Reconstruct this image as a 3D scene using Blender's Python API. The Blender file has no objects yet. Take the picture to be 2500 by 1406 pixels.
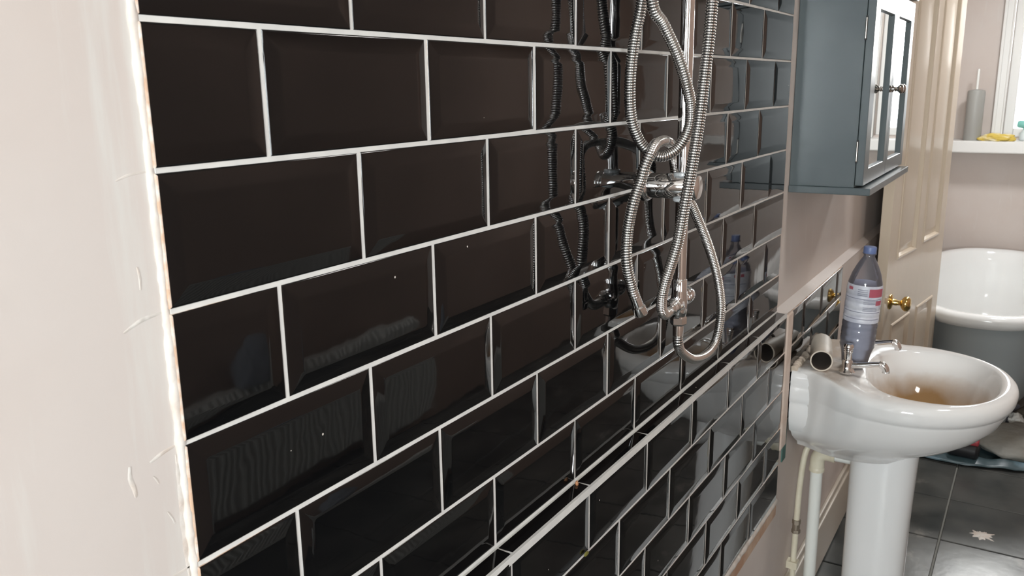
import bpy, math, random
from mathutils import Vector, Matrix
random.seed(7)
PI = math.pi
sc = bpy.context.scene
col = sc.collection

# ---------------------------------------------------------------- camera
cam_d = bpy.data.cameras.new('camera'); cam = bpy.data.objects.new('camera', cam_d); col.objects.link(cam)
F = Vector((0.8270, 0.5136, -0.2288)).normalized()
R = Vector((0.5245, -0.8513, -0.0147)); R = (R - F * R.dot(F)).normalized(); U = R.cross(F)
M = Matrix((R, U, -F)).transposed().to_4x4(); M.translation = Vector((-0.46354, -0.50269, -0.0465))
cam.matrix_world = M
cam_d.sensor_width = 36; cam_d.lens = 2086.98 / 2500 * 36; cam_d.clip_start = 0.02
cam_d.dof.use_dof = True; cam_d.dof.focus_distance = 1.10; cam_d.dof.aperture_fstop = 20
sc.camera = cam

# ---------------------------------------------------------------- sky, daylight, added fill lights, exposure
w = bpy.data.worlds.new('sky'); sc.world = w; w.use_nodes = True
w.node_tree.nodes['Background'].inputs[0].default_value = (0.92, 0.96, 1.0, 1)
w.node_tree.nodes['Background'].inputs[1].default_value = 5.0
def area(name, loc, direction, sx, sy, power, color):
    d = bpy.data.lights.new(name, 'AREA'); d.shape = 'RECTANGLE'; d.size = sx; d.size_y = sy
    d.energy = power; d.color = color
    o = bpy.data.objects.new(name, d); col.objects.link(o); o.location = loc
    o.rotation_euler = Vector(direction).to_track_quat('-Z', 'Y').to_euler(); return o
area('daylight_end_window', (5.04, -0.47, 0.22), (-1, 0, -0.05), 1.1, 0.34, 95, (1.0, 0.98, 0.95))
area('added_fill_front', (-0.95, -2.12, -0.25), (0, 1, -0.05), 1.0, 1.2, 44, (0.95, 0.98, 1.0))  # added fill light outside an unseen window behind the camera
area('added_fill_left', (-2.83, -0.95, 0.0), (1, 0, -0.06), 1.1, 0.85, 150, (0.95, 0.99, 1.0))  # added fill light from the left, its window is unseen
area('added_fill_middle', (1.55, -1.05, 0.775), (0, 0, -1), 0.26, 0.26, 8, (1.0, 0.97, 0.93))  # added fill for the middle of the room, lamp out of view
area('added_fill_bath', (3.60, -0.62, 0.775), (0, 0, -1), 0.26, 0.26, 20, (0.96, 0.98, 1.0))  # added to brighten the bath end, lamp out of view
sc.view_settings.view_transform = 'Standard'; sc.view_settings.look = 'None'
sc.view_settings.exposure = 0.0; sc.view_settings.gamma = 1.0; sc.view_settings.use_curve_mapping = False
sc.cycles.use_denoising = True
sc.cycles.max_bounces = 10; sc.cycles.diffuse_bounces = 5; sc.cycles.glossy_bounces = 6
sc.cycles.transmission_bounces = 8; sc.cycles.transparent_max_bounces = 12
sc.cycles.sample_clamp_indirect = 8

# ---------------------------------------------------------------- materials
def s2l(c):
    return tuple((x / 12.92 if x <= 0.04045 else ((x + 0.055) / 1.055) ** 2.4) for x in c)
def mat(name, rgb, rough=0.5, metal=0.0, noise=None, bump=None, **kw):
    """rgb = linear; noise=(rgb2, scale, lo, hi) mixes a second tone; bump=(scale, strength, dist)"""
    m = bpy.data.materials.new(name); m.use_nodes = True
    nt = m.node_tree; b = nt.nodes['Principled BSDF']
    b.inputs['Base Color'].default_value = (*rgb, 1); b.inputs['Roughness'].default_value = rough
    b.inputs['Metallic'].default_value = metal
    for k, v in kw.items(): b.inputs[k.replace('_', ' ')].default_value = v
    tc = nt.nodes.new('ShaderNodeTexCoord')
    if noise:
        n = nt.nodes.new('ShaderNodeTexNoise'); n.inputs['Scale'].default_value = noise[1]; n.inputs['Detail'].default_value = 6
        r = nt.nodes.new('ShaderNodeValToRGB')
        r.color_ramp.elements[0].position = noise[2]; r.color_ramp.elements[1].position = noise[3]
        r.color_ramp.elements[0].color = (*rgb, 1); r.color_ramp.elements[1].color = (*noise[0], 1)
        nt.links.new(tc.outputs['Object'], n.inputs['Vector']); nt.links.new(n.outputs['Fac'], r.inputs[0])
        nt.links.new(r.outputs[0], b.inputs['Base Color'])
    if bump:
        n = nt.nodes.new('ShaderNodeTexNoise'); n.inputs['Scale'].default_value = bump[0]; n.inputs['Detail'].default_value = 3
        p = nt.nodes.new('ShaderNodeBump'); p.inputs['Strength'].default_value = bump[1]; p.inputs['Distance'].default_value = bump[2]
        nt.links.new(tc.outputs['Object'], n.inputs['Vector']); nt.links.new(n.outputs['Fac'], p.inputs['Height'])
        nt.links.new(p.outputs[0], b.inputs['Normal'])
    return m
def plaster_mat():
    m = mat('pink_plaster', (0.545, 0.472, 0.428), 0.62, noise=((0.585, 0.53, 0.495), 2.6, 0.35, 0.65), bump=(9, 0.12, 0.01))
    nt = m.node_tree; b = nt.nodes['Principled BSDF']; ramp = [n for n in nt.nodes if n.type == 'VALTORGB'][0]
    tc = [n for n in nt.nodes if n.type == 'TEX_COORD'][0]
    # long vertical trowel streaks of whiter filler, strongest beside the tiles' left edge
    mp = nt.nodes.new('ShaderNodeMapping'); mp.inputs['Scale'].default_value = (60, 60, 5.5)
    n = nt.nodes.new('ShaderNodeTexNoise'); n.inputs['Scale'].default_value = 1; n.inputs['Detail'].default_value = 8; n.inputs['Roughness'].default_value = 0.6
    nt.links.new(tc.outputs['Object'], mp.inputs[0]); nt.links.new(mp.outputs[0], n.inputs['Vector'])
    sep = nt.nodes.new('ShaderNodeSeparateXYZ'); nt.links.new(tc.outputs['Object'], sep.inputs[0])
    mr = nt.nodes.new('ShaderNodeMapRange'); mr.inputs[1].default_value = -0.165; mr.inputs[2].default_value = -0.108
    nt.links.new(sep.outputs[0], mr.inputs[0])
    lt = nt.nodes.new('ShaderNodeMath'); lt.operation = 'LESS_THAN'; lt.inputs[1].default_value = 0.0; nt.links.new(sep.outputs[0], lt.inputs[0])
    mu = nt.nodes.new('ShaderNodeMath'); mu.operation = 'MULTIPLY'; nt.links.new(mr.outputs[0], mu.inputs[0]); nt.links.new(lt.outputs[0], mu.inputs[1])
    add = nt.nodes.new('ShaderNodeMath'); add.operation = 'MULTIPLY_ADD'; add.inputs[1].default_value = 0.20; nt.links.new(mu.outputs[0], add.inputs[0]); nt.links.new(n.outputs['Fac'], add.inputs[2])
    r2 = nt.nodes.new('ShaderNodeValToRGB'); r2.color_ramp.elements[0].position = 0.60; r2.color_ramp.elements[1].position = 0.82
    nt.links.new(add.outputs[0], r2.inputs[0])
    mx = nt.nodes.new('ShaderNodeMix'); mx.data_type = 'RGBA'; mx.inputs[7].default_value = (0.61, 0.58, 0.545, 1)
    nt.links.new(r2.outputs[0], mx.inputs[0]); nt.links.new(ramp.outputs[0], mx.inputs[6]); nt.links.new(mx.outputs[2], b.inputs['Base Color'])
    return m
def tile_mat():
    m = mat('black_glaze', (0.0035, 0.0035, 0.0038), 0.035, IOR=1.52)
    nt = m.node_tree; b = nt.nodes['Principled BSDF']; tc = [n for n in nt.nodes if n.type == 'TEX_COORD'][0]
    n = nt.nodes.new('ShaderNodeTexNoise'); n.inputs['Scale'].default_value = 22; n.inputs['Detail'].default_value = 1.5
    p = nt.nodes.new('ShaderNodeBump'); p.inputs['Strength'].default_value = 0.35; p.inputs['Distance'].default_value = 0.00045
    nt.links.new(tc.outputs['Object'], n.inputs['Vector']); nt.links.new(n.outputs['Fac'], p.inputs['Height']); nt.links.new(p.outputs[0], b.inputs['Normal'])
    # sparse dried specks of grout
    v = nt.nodes.new('ShaderNodeTexVoronoi'); v.inputs['Scale'].default_value = 26; v.inputs['Randomness'].default_value = 1
    nt.links.new(tc.outputs['Object'], v.inputs['Vector'])
    lt = nt.nodes.new('ShaderNodeMath'); lt.operation = 'LESS_THAN'; lt.inputs[1].default_value = 0.028; nt.links.new(v.outputs['Distance'], lt.inputs[0])
    sp = nt.nodes.new('ShaderNodeSeparateColor'); nt.links.new(v.outputs['Color'], sp.inputs[0])
    g = nt.nodes.new('ShaderNodeMath'); g.operation = 'GREATER_THAN'; g.inputs[1].default_value = 0.62; nt.links.new(sp.outputs[0], g.inputs[0])
    mu = nt.nodes.new('ShaderNodeMath'); mu.operation = 'MULTIPLY'; nt.links.new(lt.outputs[0], mu.inputs[0]); nt.links.new(g.outputs[0], mu.inputs[1])
    mx = nt.nodes.new('ShaderNodeMix'); mx.data_type = 'RGBA'; mx.inputs[6].default_value = (0.0035, 0.0035, 0.0038, 1); mx.inputs[7].default_value = (0.55, 0.5, 0.45, 1)
    nt.links.new(mu.outputs[0], mx.inputs[0]); nt.links.new(mx.outputs[2], b.inputs['Base Color'])
    return m
def slate_mat():
    m = mat('slate_tiles', (0.03, 0.035, 0.035), 0.30)
    nt = m.node_tree; b = nt.nodes['Principled BSDF']; tc = [n for n in nt.nodes if n.type == 'TEX_COORD'][0]
    n = nt.nodes.new('ShaderNodeTexNoise'); n.inputs['Scale'].default_value = 5; n.inputs['Detail'].default_value = 9
    r = nt.nodes.new('ShaderNodeValToRGB')
    r.color_ramp.elements[0].position = 0.35; r.color_ramp.elements[1].position = 0.68
    r.color_ramp.elements[0].color = (0.022, 0.026, 0.026, 1); r.color_ramp.elements[1].color = (0.085, 0.086, 0.08, 1)
    nt.links.new(tc.outputs['Object'], n.inputs['Vector']); nt.links.new(n.outputs['Fac'], r.inputs[0])
    # dusty plaster scuffs
    n3 = nt.nodes.new('ShaderNodeTexNoise'); n3.inputs['Scale'].default_value = 3.1; n3.inputs['Detail'].default_value = 10; n3.inputs['Roughness'].default_value = 0.7
    nt.links.new(tc.outputs['Object'], n3.inputs['Vector'])
    r3 = nt.nodes.new('ShaderNodeValToRGB'); r3.color_ramp.elements[0].position = 0.60; r3.color_ramp.elements[1].position = 0.78
    nt.links.new(n3.outputs['Fac'], r3.inputs[0])
    mx = nt.nodes.new('ShaderNodeMix'); mx.data_type = 'RGBA'; mx.inputs[7].default_value = (0.30, 0.28, 0.25, 1)
    nt.links.new(r3.outputs[0], mx.inputs[0]); nt.links.new(r.outputs[0], mx.inputs[6]); nt.links.new(mx.outputs[2], b.inputs['Base Color'])
    p = nt.nodes.new('ShaderNodeBump'); p.inputs['Strength'].default_value = 0.5; p.inputs['Distance'].default_value = 0.0022
    n4 = nt.nodes.new('ShaderNodeTexNoise'); n4.inputs['Scale'].default_value = 14; n4.inputs['Detail'].default_value = 5
    nt.links.new(tc.outputs['Object'], n4.inputs['Vector']); nt.links.new(n4.outputs['Fac'], p.inputs['Height']); nt.links.new(p.outputs[0], b.inputs['Normal'])
    return m
def basin_mat():
    """white glaze with dried beige plaster dust on the deck and a brown silty stain at the bottom of the bowl"""
    m = mat('basin_china', (0.80, 0.80, 0.79), 0.07, IOR=1.5)
    nt = m.node_tree; b = nt.nodes['Principled BSDF']; tc = [n for n in nt.nodes if n.type == 'TEX_COORD'][0]
    sep = nt.nodes.new('ShaderNodeSeparateXYZ'); nt.links.new(tc.outputs['Object'], sep.inputs[0])
    n = nt.nodes.new('ShaderNodeTexNoise'); n.inputs['Scale'].default_value = 9; n.inputs['Detail'].default_value = 7; nt.links.new(tc.outputs['Object'], n.inputs['Vector'])
    ge = nt.nodes.new('ShaderNodeNewGeometry'); sn = nt.nodes.new('ShaderNodeSeparateXYZ'); nt.links.new(ge.outputs['Normal'], sn.inputs[0])
    # object z of the bowl bottom is -0.155; the stain lies on the lowest inside surface
    zz = nt.nodes.new('ShaderNodeMath'); zz.operation = 'MULTIPLY_ADD'; zz.inputs[1].default_value = 0.09
    nt.links.new(n.outputs['Fac'], zz.inputs[0]); nt.links.new(sep.outputs[2], zz.inputs[2])
    mr = nt.nodes.new('ShaderNodeMapRange'); mr.inputs[1].default_value = -0.015; mr.inputs[2].default_value = -0.075; nt.links.new(zz.outputs[0], mr.inputs[0])
    up = nt.nodes.new('ShaderNodeMapRange'); up.inputs[1].default_value = 0.05; up.inputs[2].default_value = 0.25; nt.links.new(sn.outputs[2], up.inputs[0])
    mu = nt.nodes.new('ShaderNodeMath'); mu.operation = 'MULTIPLY'; nt.links.new(mr.outputs[0], mu.inputs[0]); nt.links.new(up.outputs[0], mu.inputs[1])
    # dust on the flat tap deck (object y > -0.17)
    dk = nt.nodes.new('ShaderNodeMapRange'); dk.inputs[1].default_value = -0.20; dk.inputs[2].default_value = -0.10; nt.links.new(sep.outputs[1], dk.inputs[0])
    upd = nt.nodes.new('ShaderNodeMapRange'); upd.inputs[1].default_value = 0.8; upd.inputs[2].default_value = 0.95; nt.links.new(sn.outputs[2], upd.inputs[0])
    nr = nt.nodes.new('ShaderNodeMapRange'); nr.inputs[1].default_value = 0.34; nr.inputs[2].default_value = 0.50; nt.links.new(n.outputs['Fac'], nr.inputs[0])
    m1 = nt.nodes.new('ShaderNodeMath'); m1.operation = 'MULTIPLY'; nt.links.new(dk.outputs[0], m1.inputs[0]); nt.links.new(upd.outputs[0], m1.inputs[1])
    m2 = nt.nodes.new('ShaderNodeMath'); m2.operation = 'MULTIPLY'; nt.links.new(m1.outputs[0], m2.inputs[0]); nt.links.new(nr.outputs[0], m2.inputs[1])
    a = nt.nodes.new('ShaderNodeMix'); a.data_type = 'RGBA'; a.inputs[6].default_value = (0.80, 0.80, 0.79, 1); a.inputs[7].default_value = (0.42, 0.26, 0.12, 1)
    nt.links.new(mu.outputs[0], a.inputs[0])
    c = nt.nodes.new('ShaderNodeMix'); c.data_type = 'RGBA'; c.inputs[7].default_value = (0.42, 0.335, 0.26, 1)
    nt.links.new(m2.outputs[0], c.inputs[0]); nt.links.new(a.outputs[2], c.inputs[6]); nt.links.new(c.outputs[2], b.inputs['Base Color'])
    rr = nt.nodes.new('ShaderNodeMapRange'); rr.inputs[3].default_value = 0.07; rr.inputs[4].default_value = 0.5; nt.links.new(m2.outputs[0], rr.inputs[0]); nt.links.new(rr.outputs[0], b.inputs['Roughness'])
    return m
def thin_glass(name, tint, haze=0.0):
    m = bpy.data.materials.new(name); m.use_nodes = True; nt = m.node_tree; nt.nodes.clear()
    o = nt.nodes.new('ShaderNodeOutputMaterial'); t = nt.nodes.new('ShaderNodeBsdfTransparent'); g = nt.nodes.new('ShaderNodeBsdfGlossy')
    t.inputs[0].default_value = (*tint, 1); g.inputs['Roughness'].default_value = 0.03
    fr = nt.nodes.new('ShaderNodeFresnel'); fr.inputs[0].default_value = 1.45
    mx = nt.nodes.new('ShaderNodeMixShader'); nt.links.new(fr.outputs[0], mx.inputs[0]); nt.links.new(t.outputs[0], mx.inputs[1]); nt.links.new(g.outputs[0], mx.inputs[2])
    if haze:
        d = nt.nodes.new('ShaderNodeBsdfDiffuse'); d.inputs[0].default_value = (0.7, 0.68, 0.74, 1)
        m2 = nt.nodes.new('ShaderNodeMixShader'); m2.inputs[0].default_value = haze
        nt.links.new(mx.outputs[0], m2.inputs[1]); nt.links.new(d.outputs[0], m2.inputs[2]); mx = m2
    nt.links.new(mx.outputs[0], o.inputs[0]); return m

PLASTER = plaster_mat(); TILE = tile_mat(); SLATE = slate_mat(); CHINA = basin_mat()
WHITE_CHINA = mat('white_china', (0.80, 0.81, 0.81), 0.08, IOR=1.5)
GROUT = mat('grout', (0.60, 0.59, 0.57), 0.85, noise=((0.66, 0.65, 0.62), 30, 0.4, 0.6), bump=(160, 0.3, 0.001))
GROUT_DIRTY = mat('plaster_stained_grout', (0.50, 0.44, 0.38), 0.85, bump=(160, 0.3, 0.001))
FLOOR_GROUT = mat('floor_grout', (0.20, 0.20, 0.18), 0.9)
BISCUIT = mat('tile_biscuit', (0.50, 0.34, 0.24), 0.8, noise=((0.66, 0.60, 0.55), 60, 0.45, 0.62))
FILLER = mat('white_filler', (0.61, 0.58, 0.54), 0.8, noise=((0.56, 0.48, 0.42), 45, 0.4, 0.7), bump=(70, 0.6, 0.004))
BEIGE_FILLER = mat('beige_filler', (0.62, 0.52, 0.43), 0.8, noise=((0.5, 0.42, 0.33), 60, 0.4, 0.7), bump=(90, 0.6, 0.003))
PLASTER_EDGE = mat('bare_plaster', (0.60, 0.49, 0.42), 0.75, noise=((0.50, 0.37, 0.29), 22, 0.45, 0.7), bump=(60, 0.4, 0.003))
TIMBER = mat('raw_timber', (0.42, 0.25, 0.16), 0.7, noise=((0.52, 0.38, 0.28), 18, 0.4, 0.65))
CHROME = mat('chrome', (0.86, 0.86, 0.86), 0.045, 1.0)
HOSE = mat('hose_chrome', (0.84, 0.83, 0.81), 0.12, 1.0)
HOSE_DARK = mat('hose_groove', (0.10, 0.10, 0.10), 0.4, 1.0)
COLLAR = mat('satin_collar', (0.42, 0.44, 0.45), 0.3)
WHITE_PLASTIC = mat('white_plastic', (0.78, 0.80, 0.77), 0.35)
CREAM_PLASTIC = mat('cream_plastic', (0.70, 0.66, 0.53), 0.4, noise=((0.62, 0.57, 0.44), 30, 0.4, 0.7))
TUBE_INNER_SHADE = mat('tube_inner_shade', (0.16, 0.13, 0.11), 0.8)  # dark colour stands in for the shade inside the tube
CREAM_TUBE = mat('cream_tube', (0.62, 0.55, 0.46), 0.5)
GREY_PAINT = mat('blue_grey_paint', (0.088, 0.112, 0.120), 0.30)
DARK_METAL = mat('dark_metal', (0.03, 0.03, 0.03), 0.5, 0.6)
STEEL = mat('hinge_steel', (0.62, 0.6, 0.56), 0.3, 1.0)
PEWTER = mat('pewter', (0.46, 0.43, 0.40), 0.22, 1.0)
MIRROR = mat('mirror_glass', (0.88, 0.90, 0.90), 0.01, 1.0)
CREAM_GLOSS = mat('cream_gloss_paint', (0.62, 0.53, 0.42), 0.12, IOR=1.5, bump=(7, 0.12, 0.01))
WHITE_GLOSS = mat('white_gloss_paint', (0.72, 0.72, 0.70), 0.25)
BRASS = mat('brass', (0.75, 0.52, 0.18), 0.15, 1.0)
BATH_WHITE = mat('bath_acrylic', (0.80, 0.81, 0.80), 0.10, IOR=1.5)
BATH_GREY = mat('bath_grey_paint', (0.30, 0.33, 0.335), 0.45)
CEIL = mat('ceiling_paint', (0.62, 0.58, 0.54), 0.8)
FRONT_WALL = mat('front_wall_plaster', (0.46, 0.335, 0.275), 0.8, noise=((0.39, 0.285, 0.235), 2, 0.3, 0.7))
SKIRT = mat('skirting_cream', (0.50, 0.45, 0.38), 0.4)
GREY_BRUSH = mat('grey_brush_plastic', (0.34, 0.34, 0.32), 0.4)
YELLOW = mat('yellow_cloth', (0.62, 0.46, 0.09), 0.85, noise=((0.75, 0.68, 0.45), 25, 0.45, 0.6), bump=(80, 0.5, 0.004))
TEAL = mat('teal_plastic', (0.20, 0.52, 0.47), 0.3)
PALE_PLASTIC = mat('pale_plastic', (0.6, 0.66, 0.68), 0.35)
BLUE_SHEET = mat('blue_plastic_sheet', (0.045, 0.075, 0.085), 0.3, noise=((0.13, 0.21, 0.26), 9, 0.5, 0.7))
SACK = mat('grey_sack', (0.20, 0.19, 0.165), 0.8, noise=((0.26, 0.26, 0.24), 6, 0.4, 0.65), bump=(16, 0.6, 0.02))
BLUE_GREY_CLOTH = mat('blue_grey_cloth', (0.16, 0.17, 0.21), 0.85, bump=(25, 0.6, 0.01))
PALE_RAG = mat('pale_rag', (0.55, 0.55, 0.52), 0.85, bump=(40, 0.6, 0.01))
BROWN_BAG = mat('brown_bag', (0.06, 0.055, 0.035), 0.7, noise=((0.12, 0.10, 0.08), 12, 0.4, 0.65), bump=(20, 0.6, 0.01))
RED = mat('red_rubber', (0.30, 0.03, 0.04), 0.5)
BLACK = mat('black_rubber', (0.012, 0.012, 0.014), 0.45)
WINDOW_GLASS = thin_glass('window_glass', (0.97, 0.98, 0.98))
BOTTLE_PET = thin_glass('bottle_pet', (0.86, 0.86, 0.90), haze=0.10)
LABEL = mat('bottle_label', (0.50, 0.52, 0.60), 0.4, noise=((0.62, 0.64, 0.70), 40, 0.4, 0.6))
LABEL_RED = mat('label_red', (0.42, 0.10, 0.14), 0.4)
LABEL_INK = mat('label_ink', (0.20, 0.21, 0.28), 0.5)
CAP_BLUE = mat('bottle_cap', (0.13, 0.18, 0.36), 0.4)
BOTTLE_WATER = mat('cloudy_contents', (0.44, 0.47, 0.54), 0.15, Transmission_Weight=0.25, IOR=1.2)
TEAL_BOARD = mat('green_board', (0.06, 0.14, 0.12), 0.8)
RAD = mat('radiator_enamel', (0.70, 0.70, 0.67), 0.35)
TOWEL = mat('grey_towel', (0.30, 0.32, 0.36), 0.95, bump=(120, 0.6, 0.004))

# ---------------------------------------------------------------- mesh helpers
class MB:
    def __init__(s): s.v = []; s.f = []; s.m = []; s.mi = 0
    def vert(s, p): s.v.append(tuple(p)); return len(s.v) - 1
    def face(s, ids, mi=None): s.f.append(tuple(ids)); s.m.append(s.mi if mi is None else mi)
    def box(s, x0, x1, y0, y1, z0, z1):
        b = len(s.v)
        for z in (z0, z1):
            for x, y in ((x0, y0), (x1, y0), (x1, y1), (x0, y1)): s.v.append((x, y, z))
        for q in ((3, 2, 1, 0), (4, 5, 6, 7), (0, 1, 5, 4), (1, 2, 6, 5), (2, 3, 7, 6), (3, 0, 4, 7)): s.face([b + i for i in q])
        return s
    def rings(s, rings, cap0=True, cap1=True, mats=None):
        """rings = list of point loops of equal length, joined one to the next"""
        n = len(rings[0]); b = len(s.v)
        for r in rings: s.v.extend(tuple(p) for p in r)
        for k in range(len(rings) - 1):
            for i in range(n):
                j = (i + 1) % n
                s.face((b + k * n + i, b + k * n + j, b + (k + 1) * n + j, b + (k + 1) * n + i), None if mats is None else mats[k])
        if cap0: s.face([b + i for i in reversed(range(n))], None if mats is None else mats[0])
        if cap1: s.face([b + (len(rings) - 1) * n + i for i in range(n)], None if mats is None else mats[-1])
        return s
    def lathe(s, prof, origin=(0, 0, 0), axis=(0, 0, 1), n=32, mats=None, cap0=True, cap1=True):
        """prof = [(radius, height)] along axis"""
        ax = Vector(axis).normalized(); a = ax.orthogonal().normalized(); b = ax.cross(a); o = Vector(origin)
        rs = []
        for r, h in prof:
            rs.append([o + ax * h + (a * math.cos(2 * PI * i / n) + b * math.sin(2 * PI * i / n)) * max(r, 1e-5) for i in range(n)])
        return s.rings(rs, cap0, cap1, mats)
    def build(s, name, mats, parent=None, smooth=True, angle=40):
        me = bpy.data.meshes.new(name); me.from_pydata(s.v, [], s.f)
        for m in (mats if isinstance(mats, (list, tuple)) else [mats]): me.materials.append(m)
        for p, mi in zip(me.polygons, s.m): p.material_index = mi; p.use_smooth = smooth
        me.update()
        import bmesh
        bm = bmesh.new(); bm.from_mesh(me); bmesh.ops.recalc_face_normals(bm, faces=bm.faces)
        if smooth:
            for e in bm.edges:
                if len(e.link_faces) == 2 and e.calc_face_angle(0) > math.radians(angle): e.smooth = False
        bm.to_mesh(me); bm.free()
        o = bpy.data.objects.new(name, me); col.objects.link(o)
        if parent is not None: o.parent = parent
        return o
def bevel(o, w=0.002, seg=2):
    m = o.modifiers.new('bevel', 'BEVEL'); m.width = w; m.segments = seg; m.limit_method = 'ANGLE'; m.harden_normals = False
    return o
def empty(name, loc, rz=0):
    o = bpy.data.objects.new(name, None); col.objects.link(o); o.location = loc; o.rotation_euler = (0, 0, rz); o.empty_display_size = 0.05; return o
def tag(o, label, cat, group=None, kind=None):
    if label: o['label'] = label
    if cat: o['category'] = cat
    if group: o['group'] = group
    if kind: o['kind'] = kind
    return o
def struct(o): o['kind'] = 'structure'; return o
def to_local(mb, root):
    bpy.context.view_layer.update()
    inv = root.matrix_world.inverted(); mb.v = [tuple(inv @ Vector(p)) for p in mb.v]; return mb
def catmull(pts, step=0.0012):
    pts = [Vector(p) for p in pts]; P = [2 * pts[0] - pts[1]] + pts + [2 * pts[-1] - pts[-2]]
    out = []
    for i in range(1, len(P) - 2):
        a, b, c, d = P[i - 1], P[i], P[i + 1], P[i + 2]
        for k in range(30):
            t = k / 30
            out.append(0.5 * ((2 * b) + (c - a) * t + (2 * a - 5 * b + 4 * c - d) * t * t + (3 * b - a - 3 * c + d) * t ** 3))
    out.append(pts[-1])
    res = [out[0]]; acc = 0
    for p, q in zip(out, out[1:]):
        L = (q - p).length
        while acc + L >= step:
            f = (step - acc) / L; p = p.lerp(q, f); res.append(p.copy()); L = (q - p).length; acc = 0
        acc += L
    return res
def sweep(mb, path, radius, n=16, mfun=None, caps=True):
    """radius = number or function of index; frames are parallel-transported"""
    T = [(path[min(i + 1, len(path) - 1)] - path[max(i - 1, 0)]).normalized() for i in range(len(path))]
    a = T[0].orthogonal().normalized(); rings = []
    for i, p in enumerate(path):
        a = (a - T[i] * a.dot(T[i])).normalized(); b = T[i].cross(a)
        r = radius(i) if callable(radius) else radius
        rings.append([p + (a * math.cos(2 * PI * k / n) + b * math.sin(2 * PI * k / n)) * r for k in range(n)])
    mats = [mfun(i) for i in range(len(path))] if mfun else None
    return mb.rings(rings, caps, caps, mats)
def blob(name, m, loc, size, seed, rough=0.25, flat=0.0, sub=4, parent=None):
    """a crumpled lump resting on loc.z"""
    import bmesh
    from mathutils import noise
    bm = bmesh.new(); bmesh.ops.create_icosphere(bm, subdivisions=sub, radius=1)
    for v in bm.verts:
        d = noise.noise(v.co * 1.3 + Vector((seed, 0, 0))) * rough + noise.noise(v.co * 3.5 + Vector((0, seed, 0))) * rough * 0.6 + abs(noise.noise(v.co * 7 + Vector((0, 0, seed)))) * rough * 0.35
        v.co *= 1 + d
        v.co.z = max(v.co.z, -0.5)
    zmin = min(v.co.z for v in bm.verts)
    for v in bm.verts: v.co = Vector((v.co.x * size[0], v.co.y * size[1], (v.co.z - zmin) * size[2]))
    me = bpy.data.meshes.new(name); bm.to_mesh(me); bm.free(); me.materials.append(m)
    for p in me.polygons: p.use_smooth = True
    o = bpy.data.objects.new(name, me); col.objects.link(o); o.location = loc
    if parent is not None: o.parent = parent
    return o

FZ = -1.55          # floor height
CZ = 0.85           # ceiling
FRONT = -1.78       # the wall behind the camera
XL, XE = -2.60, 4.80
WY = 0.006          # plaster face of the tiled wall (tile faces stand at y = 0)
BOX = -0.018        # plaster face of the boxed-out lower wall
TB = -0.025         # tile face of the boxed-out lower wall
LZ = -0.578         # ledge

# ---------------------------------------------------------------- room shell
mb = MB(); mb.box(XL - 0.1, XE + 0.15, WY, 0.15, FZ - 0.05, CZ)
mb.box(1.5405, 3.36, BOX, WY, FZ, LZ - 0.008)
# sloping plastered ledge top to the right of the tiles
b0 = len(mb.v)
for x in (1.5405, 3.36):
    for y, z in ((WY, LZ - 0.009), (BOX, LZ - 0.009), (BOX, LZ - 0.008), (WY, LZ + 0.004)): mb.v.append((x, y, z))
for q in ((0, 1, 2, 3), (7, 6, 5, 4), (0, 4, 5, 1), (1, 5, 6, 2), (2, 6, 7, 3), (3, 7, 4, 0)): mb.face([b0 + i for i in q])
mb.box(XL, 1.5405, BOX, WY, FZ, LZ - 0.012)
wall_back = struct(mb.build('wall_back', PLASTER, smooth=False))
mb = MB(); mb.box(XL - 0.1, XE + 0.15, FRONT - 0.3, 0.1, FZ - 0.08, FZ - 0.006)
struct(mb.build('floor', FLOOR_GROUT, smooth=False))
# slate tiles, 333 mm, joints at x = 2.50 + k*.333, y = -.34 - k*.333
mb = MB()
i = 0
x = 2.50 - 0.333 * 12
while x < XE:
    y = -0.34 + 0.333
    while y > FRONT - 0.3:
        x0, x1, y1, y0 = max(x + 0.003, XL), min(x + 0.330, XE), min(y - 0.003, WY - 0.001), max(y - 0.330, FRONT)
        if x1 > x0 + 0.01 and y1 > y0 + 0.01:
            if y0 < BOX < y1: y1 = BOX
            t = random.uniform(-0.0006, 0.0006); zt = FZ + t
            mb.rings([[(x0, y0, FZ - 0.008), (x1, y0, FZ - 0.008), (x1, y1, FZ - 0.008), (x0, y1, FZ - 0.008)],
                      [(x0, y0, zt - 0.002), (x1, y0, zt - 0.002), (x1, y1, zt - 0.002), (x0, y1, zt - 0.002)],
                      [(x0 + .002, y0 + .002, zt), (x1 - .002, y0 + .002, zt), (x1 - .002, y1 - .002, zt), (x0 + .002, y1 - .002, zt)]])
        y -= 0.333
    x += 0.333
ft = struct(mb.build('floor_tiles', SLATE, smooth=False))
mb = MB(); mb.box(XL - 0.1, XE + 0.15, FRONT - 0.3, 0.15, CZ, CZ + 0.1); struct(mb.build('ceiling', CEIL, smooth=False))
def wall_hole(mb, a0, a1, h0, h1, z0, z1, lo, hi, ax):
    """wall along axis ax ('x' or 'y') from a0 to a1, thickness lo..hi, hole h0..h1 x z0..z1"""
    def bx(p, q, u, v):
        if ax == 'x': mb.box(p, q, lo, hi, u, v)
        else: mb.box(lo, hi, p, q, u, v)
    bx(a0, h0, FZ, CZ); bx(h1, a1, FZ, CZ); bx(h0, h1, FZ, z0); bx(h0, h1, z1, CZ)
mb = MB(); wall_hole(mb, XL - 0.1, XE + 0.15, -1.40, -0.50, -0.50, 0.62, FRONT - 0.22, FRONT, 'x'); struct(mb.build('wall_front', FRONT_WALL, smooth=False))
mb = MB(); wall_hole(mb, FRONT - 0.2, WY, -1.40, -0.50, -0.55, 0.62, XL - 0.2, XL, 'y'); struct(mb.build('wall_left', PLASTER, smooth=False))
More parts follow.
